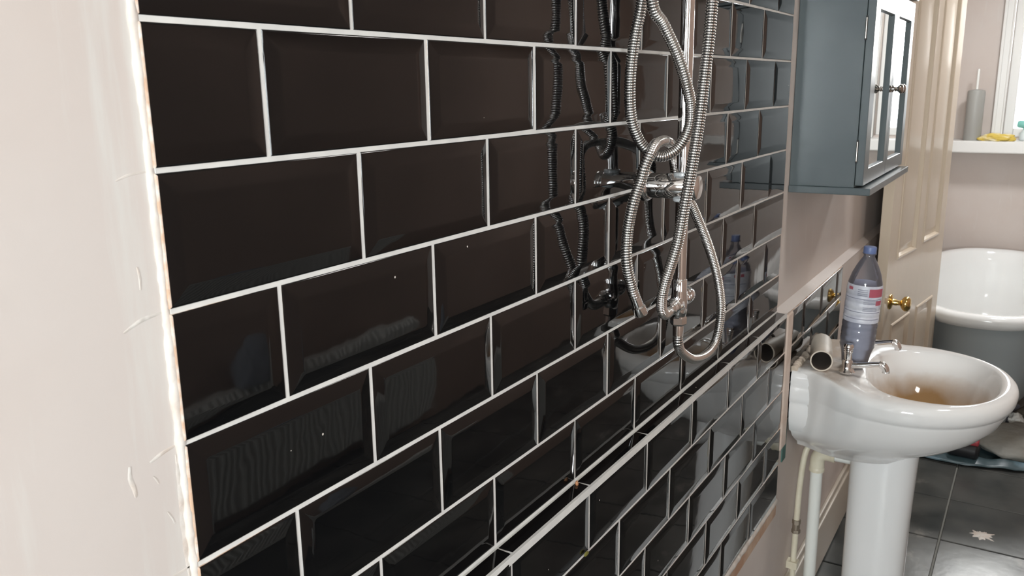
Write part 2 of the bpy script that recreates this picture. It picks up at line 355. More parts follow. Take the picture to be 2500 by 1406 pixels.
WY0, WY1, WZ0, WZ1 = -0.64, -0.30, -0.345, 0.78
mb = MB(); wall_hole(mb, FRONT - 0.2, WY, WY0, WY1, WZ0, WZ1, XE, XE + 0.2, 'y'); struct(mb.build('wall_right', PLASTER, smooth=False))

# window at the end of the room
def frame_rect(mb, x0, x1, y0, y1, z0, z1, wdt):
    mb.box(x0, x1, y0, y0 + wdt, z0, z1); mb.box(x0, x1, y1 - wdt, y1, z0, z1)
    mb.box(x0, x1, y0 + wdt, y1 - wdt, z0, z0 + wdt); mb.box(x0, x1, y0 + wdt, y1 - wdt, z1 - wdt, z1)
win = struct(empty('window_1', (XE, (WY0 + WY1) / 2, WZ0)))
mb = MB(); frame_rect(mb, XE + 0.06, XE + 0.12, WY0 - 0.0, WY1, WZ0, WZ1, 0.045)
mb.box(XE + 0.07, XE + 0.11, WY0 + 0.045, WY1 - 0.045, 0.42, 0.45)
bevel(to_local(mb, win).build('window_frame', WHITE_GLOSS, win, smooth=False), 0.004)
mb = MB(); mb.box(XE + 0.088, XE + 0.092, WY0 + 0.045, WY1 - 0.045, WZ0 + 0.045, WZ1 - 0.045); to_local(mb, win).build('window_pane', WINDOW_GLASS, win, smooth=False)
mb = MB()
for y0, y1, t in ((WY1, WY1 + 0.052, 0.016), (WY1 + 0.036, WY1 + 0.052, 0.024), (WY1, WY1 + 0.010, 0.022)): mb.box(XE - t, XE, y0, y1, WZ0 - 0.01, WZ1 + 0.05)
for y0, y1, t in ((WY0 - 0.052, WY0, 0.016), (WY0 - 0.052, WY0 - 0.036, 0.024), (WY0 - 0.010, WY0, 0.022)): mb.box(XE - t, XE, y0, y1, WZ0 - 0.01, WZ1 + 0.05)
mb.box(XE - 0.0165, XE, WY0, WY1, WZ1, WZ1 + 0.05)
bevel(to_local(mb, win).build('window_architrave', WHITE_GLOSS, win, smooth=False), 0.003)
mb = MB(); mb.box(4.63, XE + 0.06, -1.30, WY, -0.418, -0.355)
mb.v = [(x, min(max(y, -1.30), WY), z) for x, y, z in mb.v]
sill = struct(bevel(mb.build('trim_1', WHITE_GLOSS, smooth=False), 0.008, 3))
# added unseen window in the wall behind the camera, for fill light
win2 = struct(empty('added_window_2', (-0.95, FRONT, -0.5)))
mb = MB()
def frame_rect_x(mb, y0, y1, x0, x1, z0, z1, wdt):
    mb.box(x0, x0 + wdt, y0, y1, z0, z1); mb.box(x1 - wdt, x1, y0, y1, z0, z1)
    mb.box(x0 + wdt, x1 - wdt, y0, y1, z0, z0 + wdt); mb.box(x0 + wdt, x1 - wdt, y0, y1, z1 - wdt, z1)
frame_rect_x(mb, FRONT - 0.14, FRONT - 0.08, -1.40, -0.50, -0.50, 0.62, 0.05); mb.box(-1.35, -0.55, FRONT - 0.13, FRONT - 0.09, 0.05, 0.09)
to_local(mb, win2).build('window_frame', WHITE_GLOSS, win2, smooth=False)
mb = MB(); mb.box(-1.35, -0.55, FRONT - 0.112, FRONT - 0.108, -0.45, 0.57); to_local(mb, win2).build('window_pane', WINDOW_GLASS, win2, smooth=False)

win3 = struct(empty('added_window_3', (XL, -0.95, -0.55)))  # added unseen window in the left wall, lets in fill light
mb = MB(); frame_rect(mb, XL - 0.14, XL - 0.08, -1.40, -0.50, -0.55, 0.62, 0.05); mb.box(XL - 0.13, XL - 0.09, -1.35, -0.55, 0.05, 0.09)
to_local(mb, win3).build('window_frame', WHITE_GLOSS, win3, smooth=False)
mb = MB(); mb.box(XL - 0.112, XL - 0.108, -1.35, -0.55, -0.50, 0.57); to_local(mb, win3).build('window_pane', WINDOW_GLASS, win3, smooth=False)

# two round ceiling lamps, added out of view to fill the room with light
GLOW = mat('lamp_glass', (0.8, 0.8, 0.78), 0.4, Emission_Color=(1, 0.95, 0.88, 1), Emission_Strength=2.0)
for lx, ly, ll in ((1.55, -1.05, 'added unseen round white lamp on the ceiling in the middle of the room'), (3.60, -0.62, 'added unseen round white lamp on the ceiling above the bath')):
    cl0 = tag(empty('added_ceiling_lamp', (lx, ly, CZ)), ll, 'lamp')
    MB().lathe([(0.14, 0.0), (0.14, -0.02), (0.13, -0.022)], n=40).build('lamp_base', WHITE_GLOSS, cl0)
    MB().lathe([(0.13, -0.022), (0.125, -0.045), (0.10, -0.062), (0.05, -0.070), (0.0, -0.071)], n=40).build('lamp_shade', GLOW, cl0)

# ---------------------------------------------------------------- tiling
def tile(mb, x0, x1, z0, z1, y, out=0.0062, bev=0.013, axis='y', cut=(0, 0, 0, 0), body=True, raw_left=False):
    """one bevelled metro tile on a wall facing -y; y = plane of the raised field. cut = (left, right, bottom, top): 1 = cut edge without bevel"""
    cx, cz, hw, hh = (x0 + x1) / 2, (z0 + z1) / 2, (x1 - x0) / 2, (z1 - z0) / 2
    ta, tb = random.gauss(0, 0.0022), random.gauss(0, 0.0022)
    cl, cr, cb, ct = cut
    prof = [(0.0, 0.0070), (0.0, 0.0026), (0.0005, 0.0019), (0.0016, 0.0016), (bev, 0.0003), (bev + 0.0012, 0.00004), (bev + 0.003, 0.0)]
    rings = []
    for off, dep in prof:
        k = off
        a, b = x0 + (k if not cl else min(k, 0.0008) + k * 1e-3), x1 - (k if not cr else min(k, 0.0008) + k * 1e-3)
        c, d = z0 + (k if not cb else min(k, 0.0008) + k * 1e-3), z1 - (k if not ct else min(k, 0.0008) + k * 1e-3)
        def yy(px, pz, e):
            return y + e + (px - cx) * ta + (pz - cz) * tb
        ring = []
        # rounded field corners
        rr = 0.0 if off < bev else 0.003
        for (px, pz, sx, sz) in ((a, c, 1, 1), (b, c, -1, 1), (b, d, -1, -1), (a, d, 1, -1)):
            if (px, pz) in ((a, c), (b, d)): pts = ((px, pz + sz * rr), (px + sx * rr * .3, pz + sz * rr * .3), (px + sx * rr, pz))
            else: pts = ((px + sx * rr, pz), (px + sx * rr * .3, pz + sz * rr * .3), (px, pz + sz * rr))
            for qx, qz in pts: ring.append((qx, yy(qx, qz, dep if not ((cl and px == a) or (cr and px == b) or (cb and pz == c) or (ct and pz == d)) else dep * (1 if dep > 0.005 else 0.3)), qz))
        rings.append(ring)
    # drop duplicate corner points on square rings by spreading them a hair
    for r in rings[:4]:
        for i in range(0, 12, 3):
            m = Vector(r[i + 1]); pr = Vector(r[i - 1]); nx = Vector(r[(i + 3) % 12])
            r[i] = tuple(m + (pr - m).normalized() * 0.0004); r[i + 2] = tuple(m + (nx - m).normalized() * 0.0004)
    b0 = len(mb.v); n = 12
    for r in rings: mb.v.extend(r)
    for k in range(len(rings) - 1):
        for i in range(n):
            j = (i + 1) % n
            mb.face((b0 + k * n + i, b0 + k * n + j, b0 + (k + 1) * n + j, b0 + (k + 1) * n + i), 1 if (k == 0 and body) or (raw_left and k <= 2 and i in (10, 11, 0)) else 0)
    mb.face([b0 + (len(rings) - 1) * n + i for i in range(n)], 0)

G = 0.0019     # half joint
P = 0.2025; H = 0.0975
XA, XB = -0.101, 1.540
def row_edges(odd):
    xs = [XA]
    x = 0.0 if odd else P / 2
    while x < XB - 0.03: xs.append(x); x += P
    if not odd: pass
    xs.append(XB); return xs
up = MB()
zl = [(-k * H) for k in range(-4, 6)] + [LZ + 0.0]
rows = []                 # (ztop, zbot, odd)
k = -4
while k < 6:
    zt = -k * H; zb = -(k + 1) * H if k < 5 else LZ
    rows.append((zt, zb, (k + 1) % 2 == 1 if False else (k % 2 == 0))); k += 1
# row r lies between line r (top) and r+1; rows under line 0, 2, 4 have joints at whole pitches
for zt, zb, whole in rows:
    xs = row_edges(whole)
    for a, b in zip(xs, xs[1:]):
        left_end, right_end = a == XA, b == XB
        x0 = a + (0 if left_end else (G if b - a > 0.13 or not right_end else 0.0003)); x1 = b - (0 if right_end else G)
        # the last full-height piece in the odd rows is butted without a joint
        if right_end and b - a < 0.16: x0 = a + 0.0003
        if (not right_end) and whole and (XB - b) < 0.16: x1 = b - 0.0003
        tile(up, x0, x1, zb + G + (0.001 if zb == LZ else 0), zt - G, 0.0, raw_left=left_end, cut=(1 if left_end and b - a < 0.15 else 0, 1 if right_end else 0, 0, 0))
wt = struct(up.build('wall_tiles_upper', [TILE, BISCUIT], smooth=True, angle=50))
mb = MB(); mb.box(XA + 0.001, XB - 0.0005, 0.0023, WY + 0.002, LZ - 0.002, 4 * H); g = struct(mb.build('wall_grout_upper', GROUT, smooth=False))

low = MB()
lz = [LZ - 0.0018, -0.6745, -0.771, -0.8675, -0.964, -1.0605]
for r in range(5):
    whole = r % 2 == 1      # rows alternate; the first row under the ledge repeats the joints at half pitches
    xs = [-0.30] + [x for x in [(-P if whole else -P / 2) + P * k for k in range(0, 12)] if -0.27 < x < XB - 0.03] + [XB]
    for a, b in zip(xs, xs[1:]):
        shift = -0.005
        x0 = a + G + (shift if a > -0.29 else 0); x1 = b - (0 if b == XB else G) + (shift if b != XB else 0)
        if r == 4 and False: continue
        tile(low, x0, x1, lz[r + 1] + G * 0.8, lz[r] - G * (1 if r else 0.2), TB, cut=(0, 1 if b == XB else 0, 0, 0))
struct(low.build('wall_tiles_lower', [TILE, BISCUIT], smooth=True, angle=50))
mb = MB(); mb.box(-0.30, XB - 0.0005, TB + 0.0023, BOX + 0.001, -1.064, LZ - 0.005); struct(mb.build('wall_grout_lower', GROUT, smooth=False))
# ledge strip: cut tiles laid flat, joints in line with the row above
led = MB()
xs = [-0.30] + [P / 2 + P * k for k in range(-1, 8) if P / 2 + P * k < XB - 0.03] + [XB]
for a, b in zip(xs, xs[1:]):
    x0, x1 = a + 0.0014, b - 0.0014
    y0, y1 = TB + 0.0012, -0.0012
    s = -0.0015   # falls slightly to the front
    led.rings([[(x0, y0, LZ - 0.010), (x1, y0, LZ - 0.010), (x1, y1, LZ - 0.010), (x0, y1, LZ - 0.010)],
               [(x0, y0, LZ + s - 0.0006), (x1, y0, LZ + s - 0.0006), (x1, y1, LZ - 0.0006), (x0, y1, LZ - 0.0006)],
               [(x0 + .0007, y0 + .0007, LZ + s), (x1 - .0007, y0 + .0007, LZ + s), (x1 - .0007, y1 - .0007, LZ), (x0 + .0007, y1 - .0007, LZ)]])
struct(led.build('ledge_tiles', TILE, smooth=False))
mb = MB(); mb.box(-0.30, XB, TB + 0.0006, 0.0045, LZ - 0.012, LZ - 0.0013)
mb.box(-0.30, XB, TB + 0.0003, TB + 0.0012, LZ - 0.0023, LZ - 0.0012)
bevel(struct(mb.build('ledge_grout', GROUT, smooth=False)), 0.0008)

# splashback behind the basin
spl = MB(); sg = MB()
sz = [-0.586, -0.677, -0.7735, -0.870]
for r, js in enumerate(([1.71, 1.912, 2.115], [1.812, 2.013], [1.71, 1.912, 2.115])):
    xs = [1.592] + js + [2.20]
    for a, b in zip(xs, xs[1:]):
        tile(spl, a + 0.0012, b - 0.0012, sz[r + 1] + 0.0013, sz[r] - (0.0013 if r else 0), TB)
struct(spl.build('wall_tiles_splashback', [TILE, BISCUIT], smooth=True, angle=50))
mb = MB(); mb.box(1.593, 2.199, TB + 0.0022, BOX + 0.001, -0.87, -0.587); struct(mb.build('wall_grout_splashback', GROUT_DIRTY, smooth=False))

# rough plaster strip between the two tiled areas, left-edge filler, trims
def rough_strip(name, m, p0, p1, r, seed, amp=0.35, n=10, step=0.004, flat=1.0):
    from mathutils import noise
    path = catmull([p0, tuple((a + b) / 2 for a, b in zip(p0, p1)), p1], step)
    mb = MB(); sweep(mb, path, lambda i: r * (1 + amp * noise.noise(Vector((i * step * 40, seed, 0))) + 0.6 * amp * noise.noise(Vector((i * step * 160, 0, seed)))), n)
    if flat != 1.0: mb.v = [(x, p0[1] + (y - p0[1]) * flat, z) for x, y, z in mb.v]
    return mb.build(name, m)
mb = MB(); mb.box(1.5402, 1.5915, -0.0285, BOX, -0.93, LZ - 0.004)
s = struct(bevel(mb.build('trim_2', PLASTER_EDGE, smooth=False), 0.006, 3))
struct(rough_strip('trim_3', FILLER, (-0.1015, 0.0055, -0.60), (-0.1025, 0.0055, 0.38), 0.0034, 3.3, 0.55, flat=0.9))
struct(rough_strip('trim_4', FILLER, (0.3, BOX - 0.001, -1.069), (1.553, BOX - 0.001, -1.069), 0.0095, 5.1, 0.22, flat=0.75))
mb = MB(); mb.box(-0.30, 1.556, BOX - 0.004, BOX + 0.002, -1.108, -1.074); struct(mb.build('trim_5', TIMBER, smooth=False))
mb = MB(); mb.box(1.592, 1.625, BOX - 0.003, BOX + 0.001, -0.98, -0.872); struct(mb.build('trim_7', TEAL_BOARD, smooth=False))
mb = MB(); mb.box(1.63, 3.34, BOX - 0.018, BOX, FZ + 0.006, -1.385)
b0 = len(mb.v)
mb.box(1.63, 3.34, BOX - 0.012, BOX, -1.385, -1.362)
struct(bevel(mb.build('baseboard_back', SKIRT, smooth=False), 0.004))
# smears of white filler trowelled over the plaster left of the tiles
def smear(pts, wd, m=FILLER, y=WY):
    mb = MB(); path = catmull(pts, 0.004); N = len(path)
    from mathutils import noise
    rings = []
    for i, p in enumerate(path):
        t = (path[min(i + 1, N - 1)] - path[max(i - 1, 0)]).normalized(); n_ = Vector((t.z, 0, -t.x))
        k = math.sin(PI * (i + 0.5) / N) ** 0.5
        w0 = wd * k * (1 + 0.5 * noise.noise(Vector((i * .3, p.x * 50, 1)))); w1 = wd * k * (1 + 0.5 * noise.noise(Vector((i * .35, p.x * 50, 9))))
        rings.append([Vector((p.x, y + 0.0004, p.z)) - n_ * w0, Vector((p.x, y - 0.0003, p.z)) - n_ * w0 * .5, Vector((p.x, y - 0.0003, p.z)) + n_ * w1 * .5, Vector((p.x, y + 0.0004, p.z)) + n_ * w1])
    b = len(mb.v)
    for r in rings: mb.v.extend(tuple(p) for p in r)
    for i in range(len(rings) - 1):
        for k in range(3): mb.face((b + i * 4 + k, b + i * 4 + k + 1, b + (i + 1) * 4 + k + 1, b + (i + 1) * 4 + k))
    return mb
sm = MB()
for pts, wd in (([(-0.104, 0, -0.098), (-0.118, 0, -0.099), (-0.128, 0, -0.102)], 0.0012), ([(-0.104, 0, -0.195), (-0.122, 0, -0.197), (-0.137, 0, -0.203)], 0.0022),
                ([(-0.104, 0, -0.293), (-0.116, 0, -0.295), (-0.13, 0, -0.299)], 0.0022), ([(-0.104, 0, -0.39), (-0.115, 0, -0.391), (-0.122, 0, -0.39)], 0.0018),
                ([(-0.1425, 0, -0.295), (-0.1435, 0, -0.303), (-0.1415, 0, -0.311), (-0.1405, 0, -0.320)], 0.0026), ([(-0.1195, 0, -0.160), (-0.1185, 0, -0.168), (-0.119, 0, -0.178)], 0.0012),
                ([(-0.126, 0, -0.309), (-0.123, 0, -0.314), (-0.1215, 0, -0.319)], 0.0010), ([(-0.118, 0, -0.34), (-0.1145, 0, -0.347), (-0.113, 0, -0.353)], 0.0010),
                ([(-0.106, 0, -0.30), (-0.1055, 0, -0.335), (-0.1065, 0, -0.375), (-0.106, 0, -0.40)], 0.0042)):
    q = smear(pts, wd); b = len(sm.v); sm.v += q.v; sm.f += [tuple(b + i for i in f) for f in q.f]; sm.m += q.m
struct(sm.build('trim_8', FILLER))

# ---------------------------------------------------------------- shower rail, bracket, diverter
PX, PY = 0.731, -0.057
rail = tag(empty('shower_riser', (PX, PY, -0.372)), 'polished chrome vertical shower riser pipe on the black tiles with diverter at its foot', 'shower rail')
def part(mb, name, m, root, **k): return to_local(mb, root).build(name, m, root, **k)
part(MB().lathe([(0.0095, -0.345), (0.0095, 0.60)], (PX, PY, 0)), 'riser_pipe', CHROME, rail)
# wall bracket: horizontal barrel, flange on the tile, collars above and below where the pipe passes, end cap
mb = MB(); mb.lathe([(0.0185, 0.0), (0.0185, 0.066), (0.0178, 0.067), (0.0178, 0.069), (0.0185, 0.070), (0.0185, 0.078), (0.0170, 0.081), (0.004, 0.0825)], (PX, -0.0005, -0.192), (0, -1, 0), 48)
part(mb, 'wall_bracket', CHROME, rail)
mb = MB(); mb.lathe([(0.024, 0), (0.024, 0.003), (0.0215, 0.0065), (0.0186, 0.0075)], (PX, -0.0004, -0.192), (0, -1, 0), 48); part(mb, 'bracket_flange', CHROME, rail)
for z, d in ((-0.192 + 0.0165, 1), (-0.192 - 0.0165, -1)):
    part(MB().lathe([(0.0135, 0), (0.0132, 0.0040), (0.0115, 0.0052), (0.0096, 0.0052)], (PX, PY, z), (0, 0, d), 40), 'pipe_collar', COLLAR, rail)
# diverter
mb = MB(); mb.lathe([(0.0098, -0.388), (0.0112, -0.386), (0.0125, -0.378), (0.0125, -0.362), (0.0112, -0.350), (0.0112, -0.331), (0.0104, -0.330)], (PX, PY, 0), n=40)
mb.lathe([(0.0122, -0.0005), (0.0122, 0.0165), (0.0126, 0.017), (0.0126, 0.018), (0.0105, 0.019), (0.0105, 0.024), (0.009, 0.025)], (PX - 0.006, PY, -0.368), (-1, 0, 0), 40)
mb.lathe([(0.010, 0), (0.010, 0.014), (0.0105, 0.015)], (PX + 0.006, PY, -0.364), (1, 0, 0), 40)
part(mb, 'diverter_body', CHROME, rail)
mb = MB(); mb.lathe([(0.0128, 0.0), (0.0133, 0.001), (0.0133, 0.014), (0.0125, 0.0165), (0.009, 0.018)], (PX + 0.020, PY, -0.3615), (1, 0, 0), 40); part(mb, 'diverter_knob', CHROME, rail)
part(MB().lathe([(0.0108, -0.4015), (0.0124, -0.3990), (0.0124, -0.3895), (0.0108, -0.3870)], (PX, PY, 0), n=6), 'hex_nut', CHROME, rail, angle=25)
part(MB().lathe([(0.024, 0), (0.024, 0.010), (0.018, 0.0145), (0.012, 0.016)], (PX, -0.0004, 0.53), (0, -1, 0), 40), 'top_flange', CHROME, rail)
part(MB().lathe([(0.012, 0), (0.012, PY * -1 + 0.012), (0.010, PY * -1 + 0.014)], (PX, -0.001, 0.53), (0, -1, 0), 40), 'top_bracket', CHROME, rail)
hold = MB(); hold.lathe([(0.015, -0.02), (0.015, 0.02)], (PX, PY, 0.36), n=32); hold.lathe([(0.010, 0.010), (0.010, 0.040)], (PX, PY, 0.36), (0, -1, 0.2), 24)
hold.lathe([(0.011, -0.014), (0.014, 0.018)], (PX, PY - 0.050, 0.37), (0, -0.35, 1), 24)
part(hold, 'handset_holder', CHROME, rail)

def hose(name, pts, label, group=None, r=0.0079):
    path = catmull(pts, 0.00072)
    o = MB()
    prof = (0.93, 1.0, 1.0, 0.99, 0.84)
    sweep(o, path, lambda i: r * prof[i % 5] if 0 < i < len(path) - 1 else r * 0.9, 18, lambda i: 1 if i % 5 in (4,) else 0)
    ob = o.build(name, [HOSE, HOSE_DARK], None, angle=80)
    return ob, path
A = [(PX, -0.057, -0.418), (0.7345, -0.0565, -0.4330), (0.7574, -0.054, -0.4530), (0.8148, -0.052, -0.4803), (0.8841, -0.051, -0.4922), (0.9335, -0.051, -0.4799), (0.9478, -0.053, -0.4314), (0.9277, -0.053, -0.3762), (0.8922, -0.05, -0.3206), (0.8534, -0.045, -0.2707), (0.8300, -0.038, -0.2358), (0.8120, -0.030, -0.2118), (0.7990, -0.022, -0.1869), (0.7920, -0.020, -0.1640), (0.7700, -0.026, -0.1450), (0.7328, -0.036, -0.1312), (0.6850, -0.045, -0.1232), (0.6386, -0.052, -0.1245), (0.6150, -0.054, -0.1360), (0.6055, -0.050, -0.1525), (0.6019, -0.046, -0.1720), (0.5936, -0.039, -0.2029), (0.5916, -0.033, -0.242), (0.5882, -0.034, -0.2809), (0.5971, -0.038, -0.3167), (0.6027, -0.042, -0.3349)]
# hose A is fed by the diverter's foot
ha, pa = hose('shower_hose', A, None)
tag(ha, 'ribbed chrome hose from the foot of the diverter with its loose end hanging free', 'shower hose')
ferr = MB(); ferr.lathe([(0.0080, -0.0), (0.0083, 0.016), (0.0080, 0.018)], (PX, PY, -0.4180), n=32); ferr.build('ferrule', CHROME, ha)
e = pa[-1]; t = (pa[-1] - pa[-8]).normalized()
MB().lathe([(0.0074, -0.014), (0.0078, 0.004), (0.0078, 0.012)], e, t, 32).build('ferrule', CHROME, ha)
tip = e + t * 0.017
MB().lathe([(0.0076, -0.006), (0.0098, -0.004), (0.0100, 0.007), (0.0094, 0.009)], tip, t, 32, cap1=True).build('end_nut', CHROME, ha)
MB().lathe([(0.0068, 0.0088), (0.0068, 0.0100), (0.006, 0.0105)], tip, t, 32).build('washer', WHITE_PLASTIC, ha)

B = [(0.699, -0.0572, -0.3690), (0.685, -0.0575, -0.3720), (0.668, -0.0590, -0.3700), (0.6500, -0.0615, -0.3560), (0.6400, -0.066, -0.3353), (0.6350, -0.072, -0.3143), (0.6288, -0.083, -0.2837), (0.6261, -0.092, -0.254), (0.624, -0.1, -0.2086), (0.6332, -0.106, -0.1492), (0.6447, -0.109, -0.0963), (0.6525, -0.111, -0.0437), (0.6582, -0.114, 0.0133), (0.6628, -0.115, 0.0593),
     (0.672, -0.117, 0.13), (0.685, -0.122, 0.21), (0.700, -0.126, 0.29), (0.712, -0.122, 0.335), (PX, PY - 0.050 + 0.008, 0.352)]
Cl = [(0.628, -0.05, 0.26), (0.632, -0.04, 0.15), (0.6334, -0.03, 0.0624), (0.6323, -0.022, 0.0213), (0.6329, -0.016, -0.0207), (0.636, -0.0135, -0.0638), (0.6434, -0.0145, -0.097), (0.6543, -0.022, -0.1237), (0.6658, -0.034, -0.1400), (0.6797, -0.048, -0.1440), (0.6946, -0.062, -0.1328), (0.7007, -0.074, -0.1091), (0.6929, -0.080, -0.0791), (0.6724, -0.08, -0.046), (0.6536, -0.072, -0.0061), (0.63, -0.062, 0.0297), (0.6067, -0.055, 0.059), (0.60, -0.06, 0.15), (0.61, -0.06, 0.26), (0.64, -0.058, 0.335), (0.71, -0.045, 0.375), (0.75, -0.03, 0.36)]
Cl[0] = (0.66, -0.045, 0.36); Cl.insert(0, (0.70, -0.030, 0.385))
hb, pb = hose('shower_hose', B, None)
tag(hb, 'ribbed chrome hose rising in front of the riser from the diverter side port', 'shower hose')
MB().lathe([(0.0100, 0.0), (0.0105, 0.001), (0.0105, 0.006), (0.0085, 0.008), (0.0080, 0.013)], (PX - 0.030, PY, -0.3685), (-1, 0, 0), 32).build('union_nut', CHROME, hb)
hc, pc = hose('shower_hose', Cl, None)
tag(hc, 'ribbed chrome hose hanging in a teardrop loop across the riser above the wall bracket', 'shower hose')

# ---------------------------------------------------------------- mirrored cabinet
CX0, CX1, CY, CB, CT = 1.605, 2.205, -0.140, -0.282, 0.165
cab = tag(empty('mirror_cabinet', (1.605, 0.0, CB)), 'blue-grey wall cabinet with two mirrored doors hung right of the black tiles', 'cabinet')
mb = MB(); mb.box(CX0, CX1, CY, WY - 0.001, CB, CT); bevel(part(mb, 'body', GREY_PAINT, cab, smooth=False), 0.0012)
mb = MB(); mb.box(CX0 - 0.005, CX1 + 0.005, CY - 0.036, WY - 0.001, CB - 0.0165, CB); bevel(part(mb, 'base_board', GREY_PAINT, cab, smooth=False), 0.0015)
mb = MB(); mb.box(CX0 - 0.004, CX1 + 0.004, CY - 0.026, WY - 0.001, CT, CT + 0.014); mb.box(CX0 - 0.016, CX1 + 0.016, CY - 0.042, WY - 0.001, CT + 0.014, CT + 0.030)
bevel(part(mb, 'cornice', GREY_PAINT, cab, smooth=False), 0.003)
for k, (a, b) in enumerate(((CX0 + 0.001, 1.9045), (1.9065, CX1 - 0.001))):
    d = MB(); z0, z1, yb, yf = CB + 0.005, CT - 0.006, CY - 0.001, CY - 0.0185
    sl, rl = (0.052, 0.035)
    ia, ib, ic, id_ = a + (0.057 if k == 0 else 0.030), b - (0.035 if k == 0 else 0.047), z0 + 0.035, z1 - 0.048
    out = [(a, z0), (b, z0), (b, z1), (a, z1)]; inn = [(ia, ic), (ib, ic), (ib, id_), (ia, id_)]
    d.rings([[(x, yb, z) for x, z in out], [(x, yf, z) for x, z in out], [(x, yf, z) for x, z in inn],
             [(x + s0 * 0.004, yf + 0.008, z + s1 * 0.004) for (x, z), (s0, s1) in zip(inn, ((1, 1), (-1, 1), (-1, -1), (1, -1)))]], True, False)
    door = bevel(part(d, 'door', GREY_PAINT, cab, smooth=False), 0.0012)
    m_ = MB(); m_.box(ia - 0.002, ib + 0.002, yf + 0.0075, yf + 0.0105, ic - 0.002, id_ + 0.002); q = part(m_, 'mirror', MIRROR, cab, smooth=False); q.parent = door
    kx = b - 0.019 if k == 0 else a + 0.019
    kn = MB(); kn.lathe([(0.0085, 0), (0.0085, 0.0015), (0.0045, 0.004), (0.0038, 0.010), (0.0070, 0.0125), (0.0045, 0.0155), (0.0105, 0.022), (0.0115, 0.026), (0.0085, 0.0295), (0.003, 0.031)], (kx, yf, -0.065), (0, -1, 0), 28)
    q = part(kn, 'knob', PEWTER, cab); q.parent = door
for z in (0.068, -0.2):
    hg = MB(); hg.box(CX0 - 0.0016, CX0 + 0.002, CY - 0.0035, CY + 0.0015, z - 0.026, z + 0.026); hg2 = part(hg, 'hinge', DARK_METAL, cab, smooth=False)
    hg = MB(); hg.lathe([(0.0020, -0.022), (0.0020, 0.022)], (CX0 - 0.0024, CY - 0.001, z), n=12); q = part(hg, 'hinge_pin', STEEL, cab); q.parent = hg2

# ---------------------------------------------------------------- wash basin on pedestal
BX = 1.768
def wof(v):      # half width of the outline at distance v from the wall
    if v < 0.27:
        ks = [(0.030, 0.150), (0.065, 0.160), (0.11, 0.196), (0.16, 0.232), (0.21, 0.252), (0.27, 0.260)]
        for (a, wa), (b, wb) in zip(ks, ks[1:]):
            if v <= b:
                t = (v - a) / (b - a); t = t * t * (3 - 2 * t) * 0.35 + t * 0.65; return wa + (wb - wa) * t
    t = min(1, (v - 0.27) / 0.243); return 0.260 * math.sqrt(max(0, 1 - t ** 2.15))
outl = []
vs = [0.03 + 0.24 * i / 40 for i in range(41)] + [0.27 + 0.243 * math.sin(PI / 2 * i / 50) for i in range(1, 51)]
right = [(wof(v), v) for v in vs]; left = [(-w_, v) for w_, v in reversed(right)]
poly = right + left[1:]
CV = 0.325
def ray_out(th):
    dx, dv = math.cos(th), math.sin(th); best = 0
    for (x0, y0), (x1, y1) in zip(poly, poly[1:] + poly[:1]):
        ex, ey = x1 - x0, y1 - y0; den = dx * ey - dv * ex
        if abs(den) < 1e-12: continue
        t = (x0 * ey - (y0 - CV) * ex) / den; s_ = (x0 * dv - (y0 - CV) * dx) / den
        if t > 0 and -1e-6 <= s_ <= 1 + 1e-6: best = max(best, t)
    return best
def r_in(th):
    a, b = 0.202, (0.140 if math.sin(th) < 0 else 0.150); n = 2.35
    return (abs(math.cos(th) / a) ** n + abs(math.sin(th) / b) ** n) ** (-1 / n)
def zrim(v):
    t = min(1, max(0, (v - 0.12) / 0.12)); t = t * t * (3 - 2 * t); return -0.7335 - 0.0155 * t
NT = 160
ths = sorted([2 * PI * i / NT for i in range(NT)])
ro = [ray_out(t) for t in ths]; ri = [min(r_in(t), o - 0.03) for t, o in zip(ths, ro)]
def loop(fr, z, mode='polar'):
    out = []
    for i, t in enumerate(ths):
        r = fr(i, t); x, v = r * math.cos(t), CV + r * math.sin(t)
        out.append((BX + x, -v, z(i, x, v)))
    return out
rg = []
for s_, zz in ((0.10, -0.887), (0.12, -0.886), (0.35, -0.882), (0.55, -0.870), (0.72, -0.848), (0.85, -0.815), (0.93, -0.785), (0.975, -0.765)):
    rg.append(loop(lambda i, t: ri[i] * s_, lambda i, x, v: zz))
rg.append(loop(lambda i, t: ri[i], lambda i, x, v: zrim(v) - 0.0065))
rg.append(loop(lambda i, t: ri[i] + 0.003, lambda i, x, v: zrim(v) - 0.0025))
rg.append(loop(lambda i, t: ri[i] + 0.009, lambda i, x, v: zrim(v)))
rg.append(loop(lambda i, t: max(ri[i] + 0.012, ro[i] - 0.020), lambda i, x, v: zrim(v)))
rg.append(loop(lambda i, t: ro[i] - 0.010, lambda i, x, v: zrim(v) - 0.0022))
rg.append(loop(lambda i, t: ro[i] - 0.003, lambda i, x, v: zrim(v) - 0.009))
rg.append(loop(lambda i, t: ro[i], lambda i, x, v: zrim(v) - 0.020))
rg.append(loop(lambda i, t: ro[i] - 0.002, lambda i, x, v: zrim(v) - 0.036))
def body(su, sv, z, back=0.0):
    out = []
    for i, t in enumerate(ths):
        x, v = ro[i] * math.cos(t), CV + ro[i] * math.sin(t)
        kb = max(0, 1 - (v - 0.03) / 0.12)        # near the wall the skirt keeps its width
        sx = su + (1.0 - su) * kb * back
        out.append((BX + x * sx, -(0.03 + (v - 0.03) * sv), z))
    return out
rg.append(body(0.985, 0.985, -0.797, 1)); rg.append(body(0.968, 0.972, -0.800, 1)); rg.append(body(0.967, 0.970, -0.804, 1)); rg.append(body(0.960, 0.965, -0.812, 1))
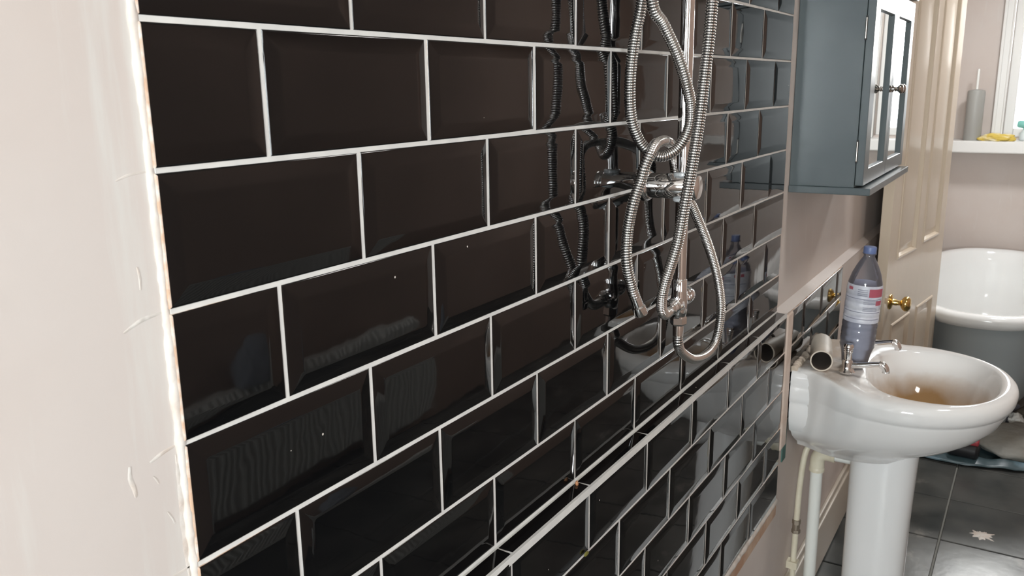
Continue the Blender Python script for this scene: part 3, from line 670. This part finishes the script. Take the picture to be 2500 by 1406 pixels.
rg.append(body(0.93, 0.935, -0.840, 1)); rg.append(body(0.87, 0.875, -0.870, 1)); rg.append(body(0.78, 0.79, -0.898, 0.95)); rg.append(body(0.66, 0.69, -0.922, 0.55)); rg.append(body(0.52, 0.60, -0.945, 0.2))
rg.append(body(0.42, 0.56, -0.962)); rg.append(body(0.385, 0.54, -0.972)); rg.append(body(0.36, 0.52, -0.975))
basin = tag(empty('wash_basin', (BX, -0.0, -0.7335)), 'white pedestal wash basin with dusty deck and brown silt in its bowl', 'basin')
mb = MB(); mb.rings(rg); part(mb, 'bowl', CHINA, basin, angle=65)
# moulded back skirt against the wall
sk = MB()
prof = [(-0.006, -0.7395), (0.006, -0.741), (0.014, -0.747), (0.0175, -0.757), (0.0175, -0.770), (0.0165, -0.776), (0.0185, -0.783), (0.0205, -0.792), (0.0210, -0.806), (0.0200, -0.818), (0.0165, -0.8225), (0.0185, -0.827), (0.018, -0.85), (0.013, -0.875), (0.003, -0.900), (-0.014, -0.911)]
rings = []
for o_, z in prof:
    hw = 0.145 + o_; d = 0.072 + o_ * 0.6; r = []; yb_ = TB - 0.002
    r.append((BX - hw, yb_, z))
    for k in range(7):
        a = PI / 2 * k / 6; r.append((BX - hw + 0.030 * (1 - math.cos(a)), TB - d + 0.035 - 0.035 * math.sin(a), z))
    for k in range(7):
        a = PI / 2 * (1 - k / 6); r.append((BX + hw - 0.030 * (1 - math.cos(a)), TB - d + 0.035 - 0.035 * math.sin(a), z))
    r.append((BX + hw, yb_, z)); rings.append(r)
sk.rings(rings); q = part(sk, 'back_skirt', WHITE_CHINA, basin, angle=75)
# pedestal
pd = MB(); rings = []
for z, hw, fr in ((-0.955, 0.074, 0.095), (-1.00, 0.073, 0.093), (-1.15, 0.070, 0.088), (-1.35, 0.069, 0.085), (-1.48, 0.072, 0.088), (-1.52, 0.080, 0.096), (FZ, 0.084, 0.100)):
    cy = -0.222; r = []
    for i in range(48):
        t = 2 * PI * i / 48; x = math.cos(t); y = math.sin(t)
        sx = abs(x) ** 0.8 * (1 if x > 0 else -1); sy = abs(y) ** 0.8 * (1 if y > 0 else -1)
        r.append((BX + hw * sx, cy + (0.065 if y > 0 else fr) * sy, z))
    rings.append(r)
pd.rings(rings); part(pd, 'pedestal', WHITE_CHINA, basin)
part(MB().lathe([(0.022, -0.8868), (0.022, -0.8845), (0.017, -0.8838), (0.006, -0.8850)], (BX, -CV, 0), n=28), 'waste', CHROME, basin)
def tap(x, label_side, y=-0.150, rz=0.0, lean=0.0):
    t = MB(); z = -0.7335
    t.lathe([(0.019, 0.0), (0.0195, 0.003), (0.015, 0.008), (0.0125, 0.014), (0.013, 0.026), (0.011, 0.032)], (x, y, z), n=32)
    # spout
    p = catmull([(x, y, z + 0.018), (x, y - 0.03, z + 0.022), (x, y - 0.066, z + 0.030), (x, y - 0.080, z + 0.029), (x, y - 0.086, z + 0.020), (x, y - 0.087, z + 0.012)], 0.002)
    p = [Vector((x + (q - Vector((x, y, 0))).y * 0.0, q.y, q.z)) for q in p]; N = len(p)
    sweep(t, p, lambda i: 0.0085 - 0.0022 * min(1, i / (N * 0.6)) + (0.0026 if i > N * 0.72 else 0), 20)
    root_tap = part(t, 'tap', CHROME, basin)
    h = MB(); h.lathe([(0.0085, 0.030), (0.0095, 0.034), (0.0095, 0.050), (0.0110, 0.051), (0.0110, 0.054), (0.0100, 0.055), (0.0110, 0.056), (0.0110, 0.059), (0.0100, 0.060), (0.0120, 0.062), (0.0120, 0.068), (0.009, 0.072), (0.003, 0.073)], (x, y, z), (0, 0, 1), 14)
    q = part(h, 'tap_handle', CHROME, basin); q.parent = root_tap
    return root_tap
tap(1.643, 'near', -0.150); tap(1.850, 'far', -0.148)
# ragged sealant between basin and tiles, crumbs of filler on the deck
s = rough_strip('sealant_bead', BEIGE_FILLER, (1.616, -0.031, -0.738), (1.92, -0.031, -0.733), 0.0095, 2.2, 0.5, step=0.003)
s.parent = basin; s.location = -Vector(basin.location)

# cream tube lying on the deck
ax = Vector((0.16, 0.035, 0.0)).normalized(); o0 = Vector((1.618, -0.094, -0.7335 + 0.0265))
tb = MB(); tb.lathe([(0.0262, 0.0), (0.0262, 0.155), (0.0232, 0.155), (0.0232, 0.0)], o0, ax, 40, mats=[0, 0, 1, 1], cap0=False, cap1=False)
tb.face([1 * 40 + i for i in range(40)], 1)  # far end closed with the same painted shade
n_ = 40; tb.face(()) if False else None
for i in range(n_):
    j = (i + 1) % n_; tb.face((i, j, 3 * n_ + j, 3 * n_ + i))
tube = tag(tb.build('plastic_tube', [CREAM_TUBE, TUBE_INNER_SHADE], None, angle=50), 'short cream open tube lying on the near back corner of the basin beside the bottle', 'tube')

# water bottle
bt = tag(empty('water_bottle', (1.712, -0.154, -0.7335)), 'large clear plastic water bottle with blue cap and pale label standing on the basin deck', 'bottle')
base = [(0.020, 0.002), (0.030, 0.0), (0.0325, 0.010), (0.036, 0.035), (0.041, 0.052), (0.0425, 0.056), (0.041, 0.060), (0.0425, 0.066), (0.0425, 0.080), (0.041, 0.083), (0.0425, 0.086), (0.0425, 0.101), (0.041, 0.104), (0.0425, 0.107), (0.0425, 0.118), (0.0405, 0.121), (0.0425, 0.124)]
z = 0.124
for i in range(4): base += [(0.0425, z + 0.014), (0.0412, z + 0.016), (0.0425, z + 0.018)]; z += 0.018
base += [(0.0425, 0.212), (0.0405, 0.226), (0.0345, 0.248), (0.026, 0.268), (0.0175, 0.284), (0.0135, 0.291), (0.0135, 0.297), (0.0165, 0.298), (0.0165, 0.300), (0.0125, 0.301), (0.0125, 0.310)]
MB().lathe(base, n=48).build('bottle_body', BOTTLE_PET, bt, angle=70)
MB().lathe([(max(r - 0.0012, 0.001), h + 0.001) for r, h in base if h <= 0.124], n=48).build('contents', BOTTLE_WATER, bt, angle=70)
lab = [(r + 0.0004, h) for r, h in base if 0.124 <= h <= 0.212] + [(0.0412, 0.2215)]
lb = MB().lathe(lab, n=48, cap0=False, cap1=False).build('label', LABEL, bt, angle=70)
# printed blocks on the label (red corner panel, blue-grey text lines)
def patch(mb, a0, a1, h0, h1, r=0.0435):
    n = 8; b = len(mb.v)
    for i in range(n + 1):
        a = math.radians(a0 + (a1 - a0) * i / n); mb.v += [(r * math.cos(a), r * math.sin(a), h0), (r * math.cos(a), r * math.sin(a), h1)]
    for i in range(n): mb.face((b + 2 * i, b + 2 * i + 2, b + 2 * i + 3, b + 2 * i + 1))
# the label faces the camera at about 190 degrees in the bottle's own frame
for ar in ((205, 262, 0.194, 0.215), (232, 262, 0.172, 0.184), (132, 150, 0.208, 0.216)):
    q = MB(); patch(q, *ar, 0.0434); q.build('label_print', LABEL_RED, lb)
q = MB()
for h in (0.2105, 0.2055, 0.2005, 0.1965): patch(q, 168, 200, h, h + 0.0016, 0.0434)
for h in (0.1845, 0.1795, 0.1755, 0.1655, 0.1615, 0.1575): patch(q, 190, 240, h, h + 0.0013, 0.0434)
for h in (0.187, 0.152, 0.134): patch(q, 120, 260, h, h + 0.0016, 0.0434)
q.build('label_text', LABEL_INK, lb)
MB().lathe([(0.0152, 0.2995), (0.0155, 0.301), (0.0155, 0.314), (0.0145, 0.3165), (0.006, 0.317)], n=40).build('cap', CAP_BLUE, bt, angle=50)
bt.rotation_euler = (math.radians(3.0), 0, 0); bt.scale = (0.96, 0.96, 0.95)

# ---------------------------------------------------------------- pipes beneath the basin
wp = MB(); WX = 1.80
p = catmull([(WX, -0.155, -1.022), (WX, -0.105, -1.022), (WX, -0.093, -1.0225)], 0.003)
sweep(wp, p, 0.0160, 24)
wp.lathe([(0.0160, FZ), (0.0160, -1.06)], (WX, -0.066, 0), n=28)
waste = tag(wp.build('waste_pipe', WHITE_PLASTIC), 'thick white plastic waste pipe dropping to the floor behind the pedestal', 'pipe')
el = MB(); p = catmull([(WX, -0.112, -1.022), (WX, -0.090, -1.022), (WX, -0.076, -1.026), (WX, -0.068, -1.037), (WX, -0.066, -1.052), (WX, -0.066, -1.078)], 0.002); N = len(p)
sweep(el, p, lambda i: 0.0205 if (i < 5 or i > N - 6) else 0.0192, 28); el.build('elbow', CREAM_PLASTIC, waste)
MB().lathe([(0.021, FZ), (0.021, FZ + 0.045), (0.0195, FZ + 0.048)], (WX, -0.066, 0), n=28).build('coupling', CREAM_PLASTIC, waste)
sp = MB()
p = catmull([(1.80, -0.105, -0.968), (1.79, -0.075, -0.972), (1.775, -0.052, -0.988), (1.760, -0.041, -1.02), (1.748, -0.036, -1.10), (1.740, -0.035, -1.20), (1.735, -0.034, -1.36), (1.735, -0.034, FZ)], 0.004); sweep(sp, p, 0.0078, 18)
sup = tag(sp.build('supply_pipe', CREAM_PLASTIC), 'thin cream painted water pipe curving down the wall left of the thick white pipe', 'pipe')
cp = MB()
for z0, z1, r in ((-1.215, -1.203, 0.0115), (-1.232, -1.215, 0.0100), (-1.242, -1.232, 0.0120)): cp.lathe([(r, z0), (r, z1)], (1.739, -0.035, 0), n=6 if r > 0.0105 else 20)
cp.build('coupling', mat('dull_brass', (0.35, 0.30, 0.24), 0.4, 0.8), sup, angle=25)
cl_ = MB(); cl_.box(1.722, 1.748, -0.047, -0.0185, -1.345, -1.325); cl_.build('pipe_clip', CREAM_PLASTIC, sup, smooth=False)

# ---------------------------------------------------------------- open panelled door
N0 = Vector((2.62, -0.090, 0)); H0 = Vector((3.352, -0.190, 0)); du = (H0 - N0).normalized(); DW = (H0 - N0).length
dr = tag(empty('panelled_door', (N0.x, N0.y, FZ + 0.008), math.atan2(du.y, du.x)), 'cream gloss four-panel door standing open beyond the basin, its edge toward the viewer', 'door')
# local frame: x along the door, -y the visible face, z up from the bottom
DH = 1.985; TH = 0.034; zb = -(FZ + 0.008)
panels = [(0.098, 0.330, -0.652 + zb, DH - 0.11), (0.420, 0.648, -0.640 + zb, DH - 0.11), (0.098, 0.325, 0.20, -0.885 + zb), (0.420, 0.648, 0.20, -0.885 + zb)]
xs = sorted({0, DW} | {p_[0] for p_ in panels} | {p_[1] for p_ in panels}); zs = sorted({0, DH} | {p_[2] for p_ in panels} | {p_[3] for p_ in panels})
d = MB()
def inside(x, z): return any(a < x < b and c < z < e_ for a, b, c, e_ in panels)
for side, yy in ((1, 0.0), (-1, TH)):
    for x0, x1 in zip(xs, xs[1:]):
        for z0, z1 in zip(zs, zs[1:]):
            if inside((x0 + x1) / 2, (z0 + z1) / 2): continue
            b = len(d.v); d.v += [(x0, yy, z0), (x1, yy, z0), (x1, yy, z1), (x0, yy, z1)]; d.face((b, b + 1, b + 2, b + 3))
b = len(d.v); d.v += [(0, 0, 0), (DW, 0, 0), (DW, TH, 0), (0, TH, 0), (0, 0, DH), (DW, 0, DH), (DW, TH, DH), (0, TH, DH)]
for q in ((3, 2, 1, 0), (4, 5, 6, 7), (1, 2, 6, 5), (3, 0, 4, 7)): d.face([b + i for i in q])
d.build('door_slab', CREAM_GLOSS, dr, smooth=False)
for a, b_, c, e_ in panels:
    pnl = MB()
    for sgn, y0 in ((1, 0.0), (-1, TH)):
        rr = []
        for off, dep in ((0, 0), (0.002, -0.003), (0.006, -0.0045), (0.010, -0.0030), (0.013, 0.004), (0.016, 0.009), (0.018, 0.009), (0.040, 0.003), (0.044, 0.0025)):
            rr.append([(a + off, y0 + sgn * dep, c + off), (b_ - off, y0 + sgn * dep, c + off), (b_ - off, y0 + sgn * dep, e_ - off), (a + off, y0 + sgn * dep, e_ - off)])
        pnl.rings(rr, False, True)
    pnl.build('door_panel', CREAM_GLOSS, dr, smooth=True, angle=25)
kz = -0.795 + zb
kb = MB()
kb.lathe([(0.027, 0.0), (0.027, 0.002), (0.024, 0.005), (0.013, 0.007), (0.0105, 0.010), (0.0105, 0.022), (0.0085, 0.026), (0.0085, 0.034), (0.014, 0.038), (0.0235, 0.045), (0.0262, 0.052), (0.0250, 0.060), (0.018, 0.0655), (0.006, 0.0675)], (0.066, 0, kz), (0, -1, 0), 36)
kb.build('door_knob', BRASS, dr, angle=50)
lp = MB(); lp.box(-0.0012, 0.0, 0.007, TH - 0.007, kz - 0.06, kz + 0.06); lp.build('latch_plate', mat('painted_latch', (0.5, 0.45, 0.37), 0.35), dr, smooth=False)
# jamb the door hangs on, tucked behind its far edge
mb = MB(); mb.box(3.362, 3.398, -0.178, BOX if False else WY, FZ, CZ); struct(bevel(mb.build('trim_9', SKIRT, smooth=False), 0.003))

# ---------------------------------------------------------------- bath
bath = tag(empty('bath', (4.0, -0.352, FZ)), 'white bath with rolled rim and grey painted outside standing beyond the door', 'bath')
def oval(x0, x1, hw, z, n=72, cx=None, cy=-0.352, ex=2.5, tilt=0.0):
    x0 += 0.02; x1 += 0.01; c = (x0 + x1) / 2; a = (x1 - x0) / 2; r = []
    for i in range(n):
        t = 2 * PI * i / n; ct, st = math.cos(t), math.sin(t)
        x = abs(ct) ** (2 / ex) * (1 if ct > 0 else -1) * a; y = abs(st) ** (2 / ex) * (1 if st > 0 else -1) * hw
        r.append((c + x, cy + y, z + tilt * (c + x - 3.30)))
    return r
T_ = 0.028
rg = []
RZ = -0.965
for (x0, x1, hw, z) in ((3.34, 4.68, 0.292, RZ - 0.060), (3.325, 4.695, 0.308, RZ - 0.062), (3.305, 4.715, 0.330, RZ - 0.055), (3.29, 4.73, 0.345, RZ - 0.035), (3.285, 4.735, 0.349, RZ - 0.018), (3.293, 4.727, 0.342, RZ - 0.004),
                        (3.315, 4.705, 0.322, RZ), (3.34, 4.68, 0.300, RZ - 0.002), (3.355, 4.665, 0.287, RZ - 0.012), (3.375, 4.655, 0.272, RZ - 0.07), (3.42, 4.62, 0.25, RZ - 0.22), (3.50, 4.55, 0.22, RZ - 0.36), (3.60, 4.46, 0.17, RZ - 0.41), (3.8, 4.3, 0.08, RZ - 0.42)):
    rg.append(oval(x0, x1, hw, z, tilt=T_))
MB().rings([[tuple(Vector(p) - Vector(bath.location)) for p in r] for r in rg], False, True).build('tub', BATH_WHITE, bath, angle=70)
rg = [oval(x0, x1, hw, z, tilt=tl) for (x0, x1, hw, z, tl) in ((3.335, 4.685, 0.298, RZ - 0.058, T_), (3.345, 4.675, 0.29, RZ - 0.10, T_), (3.40, 4.62, 0.262, RZ - 0.28, 0.01), (3.48, 4.54, 0.225, RZ - 0.42, 0), (3.56, 4.46, 0.19, RZ - 0.48, 0))]
MB().rings([[tuple(Vector(p) - Vector(bath.location)) for p in r] for r in rg], False, True).build('outer_shell', BATH_GREY, bath, angle=70)
for x in (3.68, 4.34):
    for y in (-0.46, -0.24):
        MB().lathe([(0.03, 0), (0.022, 0.03), (0.03, 0.10), (0.045, 0.135)], (x - 4.0, y + 0.352, 0), n=20).build('foot', BATH_WHITE, bath)
MB().lathe([(0.016, 0), (0.016, 0.004), (0.011, 0.007), (0.004, 0.008)], (4.505 - 4.0, -0.115 + 0.352, -0.985 - FZ), (-0.55, -0.8, 0.12), 24).build('overflow', CHROME, bath)

# ---------------------------------------------------------------- things on the sill
SZ = -0.355
br = tag(empty('brush_holder', (4.70, -0.166, SZ)), 'tall grey cylindrical brush holder with thin handle on the window sill', 'brush holder')
MB().lathe([(0.040, 0), (0.042, 0.004), (0.042, 0.245), (0.039, 0.255), (0.010, 0.262)], n=36).build('holder', GREY_BRUSH, br, angle=50)
MB().lathe([(0.006, 0.26), (0.006, 0.36), (0.003, 0.365)], n=16).build('handle', WHITE_PLASTIC, br)
cloth = blob('yellow_cloth', YELLOW, (4.675, -0.285, SZ), (0.040, 0.082, 0.024), 4.2, 0.35, sub=4)
tag(cloth, 'crumpled yellow cloth lying on the window sill', 'cloth')
sb = tag(empty('spray_bottle', (4.750, -0.405, SZ)), 'small spray bottle with teal trigger head at the window end of the sill', 'spray bottle')
MB().lathe([(0.022, 0), (0.026, 0.004), (0.026, 0.035), (0.012, 0.052), (0.010, 0.056)], n=28).build('body', PALE_PLASTIC, sb)
h = MB(); h.lathe([(0.014, 0.0), (0.0195, 0.008), (0.0195, 0.052), (0.013, 0.062)], (0, -0.022, 0.078), (0, 1, 0.10), 24); h.lathe([(0.011, 0.052), (0.011, 0.066)], n=20); h.build('trigger_head', TEAL, sb)

# ---------------------------------------------------------------- clutter on the far floor
from mathutils import noise as _nz
sh = MB(); nx, ny = 40, 44
for i in range(nx + 1):
    for j in range(ny + 1):
        x = 3.20 + 0.45 * i / nx + 0.10 * (j / ny - 0.5); y = -0.16 - 0.75 * j / ny
        x += 0.05 * _nz.noise(Vector((y * 4, 1, 0))) * (1 - i / nx)
        h_ = 0.006 + 0.018 * abs(_nz.noise(Vector((x * 9, y * 9, 2)))) + 0.016 * max(0, 1 - abs(i / nx - 0.1) * 9)
        sh.v.append((x, y, FZ + h_))
for i in range(nx):
    for j in range(ny):
        a = i * (ny + 1) + j; sh.face((a, a + 1, a + ny + 2, a + ny + 1))
so = sh.build('plastic_sheet', BLUE_SHEET)
sm_ = so.modifiers.new('thickness', 'SOLIDIFY'); sm_.thickness = 0.002
tag(so, 'rumpled blue plastic dust sheet on the slate floor in front of the bath', 'plastic sheet')
sk_ = blob('rubble_sack', SACK, (3.44, -0.55, FZ + 0.02), (0.17, 0.18, 0.050), 1.7, 0.22); tag(sk_, 'flat grey-brown sack lying on the blue sheet by the bath', 'sack')
bc = blob('folded_cloth', BLUE_GREY_CLOTH, (3.80, -0.475, FZ + 0.005), (0.10, 0.065, 0.055), 8.8, 0.3); tag(bc, 'blue-grey bundled cloth under the front edge of the bath', 'cloth')
wr = blob('crumpled_paper', PALE_RAG, (3.635, -0.520, FZ + 0.045), (0.04, 0.030, 0.030), 5.5, 0.45); tag(wr, 'small pale crumpled paper beside the blue-grey cloth bundle', 'paper')
bb = blob('rubbish_bag', BROWN_BAG, (3.74, -0.665, FZ + 0.01), (0.10, 0.13, 0.10), 2.9, 0.35); tag(bb, 'dark brown bulging rubbish bag at the right behind the basin', 'bag')
shoe = tag(empty('rubber_mallet', (3.215, -0.355, FZ + 0.020)), 'small black tool with red top lying on the blue sheet behind the basin', 'tool')
m_ = MB(); m_.lathe([(0.026, -0.052), (0.034, -0.045), (0.036, 0.045), (0.028, 0.052)], (0, 0, 0.036), (0.15, 1, 0), 28); m_.build('head', BLACK, shoe)
m_ = MB(); m_.box(-0.026, 0.026, -0.05, 0.03, 0.062, 0.086); bevel(m_.build('top_pad', RED, shoe, smooth=False), 0.008, 3)
m_ = MB(); m_.lathe([(0.012, 0.03), (0.014, 0.20)], (0, 0, 0.036), (1, 0.1, -0.1), 20); m_.build('handle', BLACK, shoe)
# splash of dried plaster on the floor
sp_ = MB(); c = Vector((2.60, -0.46, FZ + 0.0012)); ring = []; N = 60
for i in range(N):
    t = 2 * PI * i / N; r = 0.024 + 0.026 * max(0, _nz.noise(Vector((math.cos(t) * 2.2, math.sin(t) * 2.2, 4)))) * 2 + 0.012 * _nz.noise(Vector((math.cos(t) * 7, math.sin(t) * 7, 1)))
    ring.append((r * math.cos(t), r * 1.1 * math.sin(t)))
sp_.rings([[(c.x + x, c.y + y, c.z - 0.001) for x, y in ring], [(c.x + x * .9, c.y + y * .9, c.z + 0.001) for x, y in ring], [(c.x + x * .4, c.y + y * .4, c.z + 0.003) for x, y in ring]])
tag(sp_.build('plaster_splat', FILLER), 'small pale splat of dried plaster on a slate floor tile', 'plaster splat')

# bits left on the ledge
chip = blob('wood_chip', mat('brown_chip', (0.36, 0.16, 0.07), 0.6), (0.497, -0.006, LZ - 0.0003), (0.0026, 0.0022, 0.0042), 3.0, 0.3, sub=3)
tag(chip, 'tiny orange-brown chip on the tiled ledge at the foot of a vertical joint', 'chip')
ac = blob('adhesive_crumb', mat('olive_crumb', (0.14, 0.13, 0.02), 0.6), (0.487, TB - 0.0012, -0.6735), (0.006, 0.0016, 0.0035), 6.0, 0.3, sub=3)
tag(ac, 'tiny olive-green crumb stuck above the first joint below the ledge', 'crumb')

# ---------------------------------------------------------------- radiator and towel on the wall behind the camera (seen only as reflections)
rd = tag(empty('radiator', (1.62, FRONT, FZ)), 'white ribbed radiator on the wall behind the viewer, reflected in the lower left tiles', 'radiator')
r = MB(); X0, X1 = 0.95, 2.35; n = int((X1 - X0) / 0.0333); b = []
top, bot = -1.03, -1.47
ringA = []
for i in range(n * 6 + 1):
    x = X0 + (X1 - X0) * i / (n * 6); ph = i % 6; y = FRONT + 0.085 + (0.022 if ph in (0, 1, 5) else 0.0)
    ringA.append((x, y))
b0 = len(r.v)
for x, y in ringA:
    r.v += [(x, FRONT + 0.070, bot), (x, y, bot + 0.03), (x, y, top - 0.03), (x, FRONT + 0.085, top), (x, FRONT + 0.070, top)]
for i in range(len(ringA) - 1):
    for k in range(4): r.face((b0 + i * 5 + k, b0 + i * 5 + k + 1, b0 + (i + 1) * 5 + k + 1, b0 + (i + 1) * 5 + k))
r.box(X0, X1, FRONT + 0.050, FRONT + 0.070, bot, top)
part(r, 'panel', RAD, rd, smooth=False)
for bx_ in (X0 + 0.15, X1 - 0.19):
    r = MB(); r.box(bx_, bx_ + 0.04, FRONT + 0.001, FRONT + 0.05, bot + 0.05, top - 0.02); part(r, 'bracket', RAD, rd, smooth=False)
r = MB(); r.lathe([(0.011, FZ), (0.011, bot + 0.02), (0.018, bot + 0.03), (0.018, bot + 0.08)], (X0 - 0.03, FRONT + 0.06, 0), n=16); r.lathe([(0.008, 0), (0.008, 0.05)], (X0 - 0.03, FRONT + 0.06, bot + 0.055), (1, 0, 0), 12); part(r, 'valve', WHITE_PLASTIC, rd)
to = blob('towel', TOWEL, (1.45, FRONT + 0.085, top - 0.002), (0.085, 0.055, 0.13), 3.7, 0.25)
tag(to, 'grey bundled towel on top of the radiator behind the viewer', 'towel')
